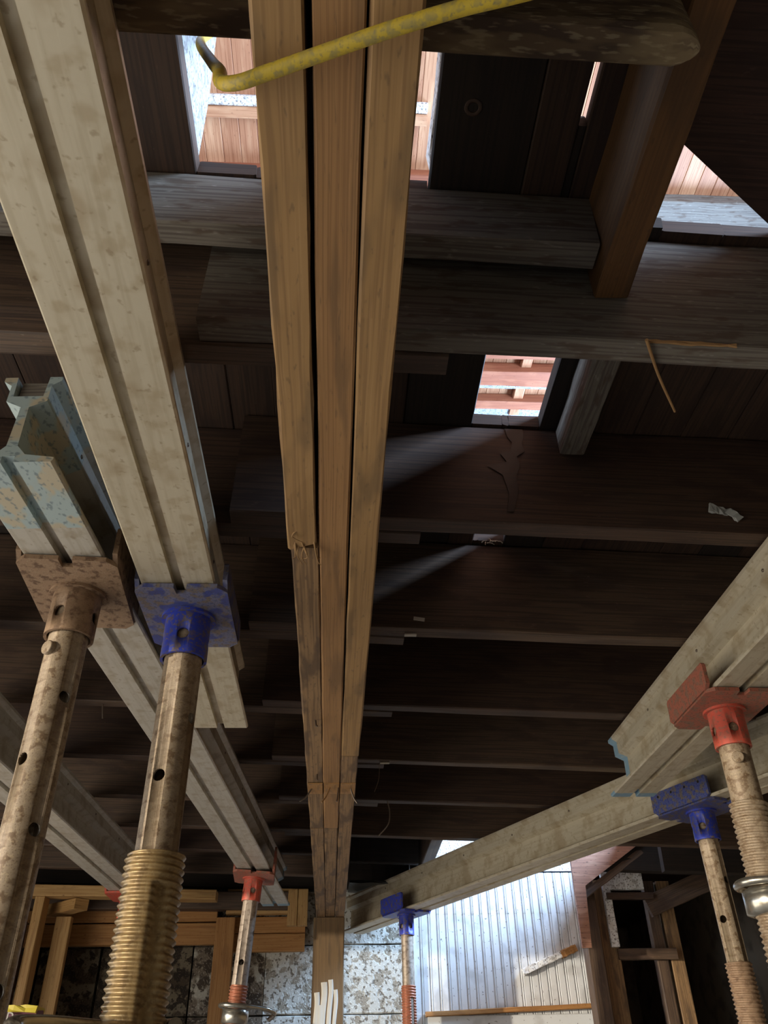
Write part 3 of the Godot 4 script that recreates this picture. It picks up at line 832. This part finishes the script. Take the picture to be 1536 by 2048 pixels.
func build_right_end() -> void:
	# white beadboard wall that runs up through the stair opening
	var w := struct_node("wall_far_right", "white beadboard wall lit from the stair opening")
	for k in 21:
		var x := 0.42 + k * 0.0475
		part("board", zboard(0.0467, 2.70, 0.016), M.bead, w, Vector3(x + 0.0235, 1.05, -4.80))
	part("upper_lining", plank(1.0, 2.5, 0.02, 600, 0.003, 0.004, 6), M.flake, w, Vector3(0.92, 3.66, -4.80))
	part("backing", box_mesh(Vector3(1.0, 5.0, 0.04), 3, 0.0), M.bead_grey, w, Vector3(0.92, 2.5, -4.835))
	single("ledge", plank(0.87, 0.022, 0.05, 601, 0.001), M.new_orange, "brown wooden ledge along the lower white wall", "ledge", Vector3(0.905, 1.745, -4.765), Vector3(0, 0, 0.03))
	single("wall_panel", plank(0.85, 1.60, 0.02, 602, 0.001), M.bead, "plain white lower panel beneath the brown ledge", "panel", Vector3(0.905, 0.925, -4.775))
	single("batten", plank(0.235, 0.032, 0.03, 603, 0.002), M.flake, "sloping white batten nailed to the beadboard, left length", "batten", Vector3(1.10, 1.955, -4.775), Vector3(0, 0, 0.36))
	single("batten", plank(0.09, 0.034, 0.035, 604, 0.003), M.new_orange, "sloping bare wood batten tip on the beadboard", "batten", Vector3(1.245, 2.007, -4.775), Vector3(0, 0, 0.36))
	single("door_trim", plank(2.0, 0.055, 0.03, 605), M.bead_grey, "grey edge trim at the right of the beadboard", "trim", Vector3(1.355, 1.0, -4.74), Vector3(0, 0, PI / 2))
	# reddish panel cut to the slope of the stair
	var poly := PackedVector2Array([Vector2(1.19, 1.96), Vector2(1.235, 1.96), Vector2(1.25, 2.235), Vector2(1.56, 2.43), Vector2(1.56, 2.50), Vector2(1.195, 2.50)])
	single("sloped_board", extrude(poly, -4.31, -4.29), M.ply_red, "reddish board cut to a slope beside the stair opening", "panel")
	single("stair_stringer", plank(0.40, 0.035, 0.10, 607), M.old, "sloping brown stringer under the reddish board", "timber", Vector3(1.41, 2.30, -4.37), Vector3(0, 0, 0.56))
	# doorway with dark jambs
	single("door_jamb", plank(2.3, 0.075, 0.09, 608), M.old, "dark brown jamb under the reddish board", "jamb", Vector3(1.285, 1.15, -4.45), Vector3(0, 0, PI / 2))
	single("door_jamb", plank(2.3, 0.115, 0.05, 609), M.beam_worn, "wide brown jamb left of the dark doorway", "jamb", Vector3(1.375, 1.15, -4.52), Vector3(0, 0, PI / 2))
	single("door_casing", plank(0.37, 0.040, 0.03, 610), M.flake, "white upright casing strip in the dark doorway", "casing", Vector3(1.408, 2.17, -4.475), Vector3(0, 0, PI / 2))
	single("door_casing", plank(0.21, 0.085, 0.03, 611), M.flake, "white head board in the dark doorway", "casing", Vector3(1.50, 2.29, -4.475), Vector3(0, 0, 0.0))
	single("lintel_rail", plank(0.24, 0.032, 0.04, 612), M.old_red, "brown head rail below the white head board", "rail", Vector3(1.52, 2.215, -4.46))
	single("door_rail", plank(0.30, 0.05, 0.04, 613), M.old, "dusty middle rail across the dark doorway", "rail", Vector3(1.57, 1.955, -4.50))
	single("door_jamb", plank(2.3, 0.055, 0.05, 614), M.old, "thin brown jamb right of the dark doorway", "jamb", Vector3(1.655, 1.15, -4.55), Vector3(0, 0, PI / 2))
	single("door_jamb", plank(2.3, 0.07, 0.06, 615), M.beam_worn, "outer brown jamb right of the dark doorway", "jamb", Vector3(1.735, 1.15, -4.56), Vector3(0, 0, PI / 2))
	single("door_brace", plank(0.40, 0.10, 0.03, 616), M.old, "dark sloping brace right of the doorway head", "brace", Vector3(1.80, 2.235, -4.48), Vector3(0, 0, 0.35))
	# the closed room that lies behind the doorway
	slab("wall_store_far", Vector3(1.45, 2.7, 0.1), Vector3(2.02, 1.3, -8.05), M.rubble, "far wall of the closed room behind the doorway")
	slab("wall_store_left", Vector3(0.05, 2.7, 3.1), Vector3(1.335, 1.3, -6.46), M.rubble, "left wall of the closed room behind the doorway")
	slab("wall_store_right", Vector3(0.1, 2.7, 3.2), Vector3(2.70, 1.3, -6.45), M.rubble, "right wall of the closed room behind the doorway")
	slab("ceiling_store", Vector3(1.5, 0.06, 3.3), Vector3(2.02, 2.63, -6.46), M.old_board, "board ceiling of the closed room behind the doorway")
	slab("floor_store", Vector3(1.5, 0.1, 3.1), Vector3(2.02, -0.05, -6.55), M.concrete, "floor of the closed room behind the doorway")

func zboard(width: float, height: float, thick: float) -> ArrayMesh:
	# upright board with a bead along its right edge
	var w := width * 0.5
	var t := thick * 0.5
	return extrude_up(PackedVector2Array([Vector2(-w, t - 0.003), Vector2(-w + 0.003, t), Vector2(w - 0.015, t), Vector2(w - 0.013, t - 0.007), Vector2(w - 0.009, t - 0.007), Vector2(w - 0.007, t), Vector2(w - 0.003, t + 0.001), Vector2(w - 0.001, t - 0.001), Vector2(w, t - 0.006), Vector2(w, -t), Vector2(-w, -t)]), height)

func extrude_up(poly: PackedVector2Array, height: float) -> ArrayMesh:
	var st := SurfaceTool.new()
	st.append_from(extrude(poly, -height * 0.5, height * 0.5), 0, Transform3D(Basis(Vector3(1, 0, 0), Vector3(0, 0, 1), Vector3(0, -1, 0)), Vector3.ZERO))
	return st.commit()

func build_upper_room() -> void:
	var top := 4.9
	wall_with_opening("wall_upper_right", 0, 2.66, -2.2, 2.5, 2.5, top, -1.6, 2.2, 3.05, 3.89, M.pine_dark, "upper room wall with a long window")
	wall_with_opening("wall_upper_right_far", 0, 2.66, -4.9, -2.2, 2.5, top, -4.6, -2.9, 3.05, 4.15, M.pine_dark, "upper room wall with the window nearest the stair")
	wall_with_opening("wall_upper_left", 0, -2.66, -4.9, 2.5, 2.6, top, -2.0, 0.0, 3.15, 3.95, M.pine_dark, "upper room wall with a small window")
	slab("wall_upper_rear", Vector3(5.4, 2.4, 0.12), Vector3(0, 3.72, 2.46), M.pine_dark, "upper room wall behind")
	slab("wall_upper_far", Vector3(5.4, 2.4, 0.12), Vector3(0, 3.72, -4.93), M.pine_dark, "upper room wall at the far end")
	var c := struct_node("ceiling_upper", "warm board ceiling of the room above")
	for k in 66:
		part("board", plank(7.4, 0.02, 0.0792, 700 + k, 0.0003, 0.0025, 4), M.pine if k % 4 != 1 else M.pine_pale, c, Vector3(-2.6 + k * 0.08, top + 0.01, -1.2), Vector3(0, PI / 2, 0))
	part("covering", box_mesh(Vector3(5.5, 0.03, 7.6), 5, 0.0), M.pine_dark, c, Vector3(0, top + 0.04, -1.2))
	# battens and purlins across it
	var bars := [
		["batten", -2.6, 0.35, -1.775, -1.82, 0.02, M.flake], ["batten", -2.6, 0.35, -1.822, -1.87, 0.03, M.pine_pale], ["batten", -2.6, 0.6, -2.09, -2.16, 0.05, M.pine_dark],
		["batten", 0.05, 0.22, -1.55, -1.73, 0.04, M.grey_wood], ["batten", 1.2, 2.6, -2.165, -2.36, 0.06, M.grey_wood],
		["purlin", 0.4, 2.6, -3.18, -3.22, 0.05, M.pine_dark], ["purlin", 0.4, 2.6, -3.29, -3.41, 0.08, M.pine_dark], ["batten", 0.4, 2.6, -3.42, -3.46, 0.05, M.flake_old],
		["purlin", 0.4, 2.6, -3.55, -3.62, 0.07, M.pine_dark], ["batten", 0.4, 2.6, -3.64, -3.72, 0.03, M.flake_old], ["purlin", 0.4, 2.6, -3.73, -3.80, 0.06, M.pine_dark]]
	var i := 0
	for b in bars:
		part(b[0], plank(b[2] - b[1], b[5], b[3] - b[4], 800 + i, 0.002, 0.004, 12), b[6], c, Vector3((b[1] + b[2]) * 0.5, top - b[5] * 0.5, (b[3] + b[4]) * 0.5))
		i += 1
	part("purlin", plank(0.7, 0.04, 0.06, 820), M.pine, c, Vector3(1.075, top - 0.02, -3.35), Vector3(0, PI / 2, 0))
	# remains of the wall that stood at the left edge of the big opening
	var st := thing("wall_remnant", "white flaking upright board at the left edge of the big opening", "board", Vector3(-0.236, 2.565, -0.56))
	var poly := PackedVector2Array([Vector2(-0.15, 0.0), Vector2(0.145, 0.0), Vector2(0.135, 0.18), Vector2(0.09, 0.40), Vector2(0.10, 0.52), Vector2(0.02, 0.62), Vector2(-0.15, 0.66)])
	part("painted_face", extrude(poly, -0.006, 0.006), M.flake_old, st, Vector3.ZERO, Vector3(0, PI / 2, 0))
	part("core", extrude(poly, -0.015, 0.010), M.pine_dark, st, Vector3(-0.018, -0.001, 0.0), Vector3(0, PI / 2, 0))
	single("edge_strip", plank(0.27, 0.05, 0.012, 830, 0.003), M.flake, "white splintered strip at the right edge of the big opening", "strip", Vector3(0.133, 2.578, -0.56), Vector3(0, PI / 2, 0))

func build_small() -> void:
	# yellow sheathed cable that drops through the opening and passes under the beam
	var pts := [Vector3(-0.21, 2.95, -0.66), Vector3(-0.212, 2.72, -0.58), Vector3(-0.190, 2.50, -0.495), Vector3(-0.142, 2.28, -0.415), Vector3(-0.117, 2.16, -0.366), Vector3(-0.107, 2.098, -0.345), Vector3(-0.090, 2.083, -0.337), Vector3(-0.066, 2.083, -0.328), Vector3(-0.02, 2.084, -0.311), Vector3(0.03, 2.084, -0.292), Vector3(0.085, 2.085, -0.274), Vector3(0.15, 2.09, -0.258), Vector3(0.28, 2.13, -0.235), Vector3(0.42, 2.24, -0.2)]
	single("cable", tube(pts, 0.0063, 14, 1.0, 6), M.cable, "thick yellow cable hanging from the opening and crossing under the beam", "cable")
	# bits of rubbish on the joists
	single("lath_splinter", tube([Vector3(0.430, 2.264, -0.762), Vector3(0.470, 2.264, -0.83), Vector3(0.521, 2.262, -0.905)], 0.0028, 6, 0.7, 4), M.straw, "thin straw-coloured splinter hanging below the second joist", "splinter")
	single("torn_strip", plank(0.13, 0.005, 0.003, 901, 0.0012, 0.001, 10), M.straw, "fresh orange torn edge along the grey joist", "splinter", Vector3(0.50, 2.2685, -0.7705), Vector3(0, 0, SAG))
	var rag := thing("plastic_scrap", "crumpled grey plastic scrap stuck to the joist at right", "scrap", Vector3(0.741, 2.305, -1.231))
	part("strip", plank(0.045, 0.014, 0.003, 902, 0.003, 0.001, 6), M.scrap, rag, Vector3(-0.008, 0.004, 0.004), Vector3(0.2, 0.2, -0.1))
	part("tail", plank(0.03, 0.014, 0.003, 903, 0.002, 0.001, 4), M.scrap, rag, Vector3(0.018, -0.008, 0.006), Vector3(0, -0.3, -1.0))
	single("tie_plate", plank(0.026, 0.009, 0.002, 904, 0.0, 0.001, 1), M.pale, "small pale metal tag on the face of the third joist", "tag", Vector3(0.187, 2.303, -1.6655), Vector3(0, 0, -0.15))
	single("tie_plate", plank(0.028, 0.004, 0.012, 905, 0.0, 0.001, 1), M.pale, "small pale metal tag under the third joist", "tag", Vector3(0.168, 2.2765, -1.695))
	single("tie_plate", plank(0.03, 0.004, 0.012, 906, 0.0, 0.001, 1), M.pale, "small pale metal tag under the fifth joist", "tag", Vector3(0.156, 2.277, -2.592))
	single("twine", tube([Vector3(0.188, 2.277, -3.01), Vector3(0.196, 2.24, -3.02), Vector3(0.190, 2.20, -3.03), Vector3(0.155, 2.165, -3.05)], 0.0022, 6, 1.0, 5), M.twine, "frayed brown twine hanging from the sixth joist, thicker one", "twine")
	single("twine", tube([Vector3(0.139, 2.277, -2.60), Vector3(0.136, 2.23, -2.61), Vector3(0.122, 2.19, -2.61)], 0.0010, 5, 1.0, 5), M.twine, "fine thread hanging beside the twine", "twine")
	single("nail", tube([Vector3(-0.66, 2.308, -2.19), Vector3(-0.655, 2.27, -2.20)], 0.0024, 6), M.nail, "bent nail sticking out under the fourth left joist", "nail")
	var g := RandomNumberGenerator.new()
	g.seed = 5
	for k in 7:
		var p := Vector3(0.335 + g.randf() * 0.07, 2.512, -1.655 + g.randf() * 0.01)
		var d := Vector3(g.randf_range(-0.02, 0.02), g.randf_range(-0.014, 0.002), g.randf_range(0, 0.012))
		single("lint", tube([p, p + d * 0.5 + Vector3(0, 0.003, 0), p + d], 0.0016, 5, 0.4, 3), M.pale, "pale fluff at the small gap above the third joist", "lint", Vector3.ZERO, Vector3.ZERO, "fluff at the gap")
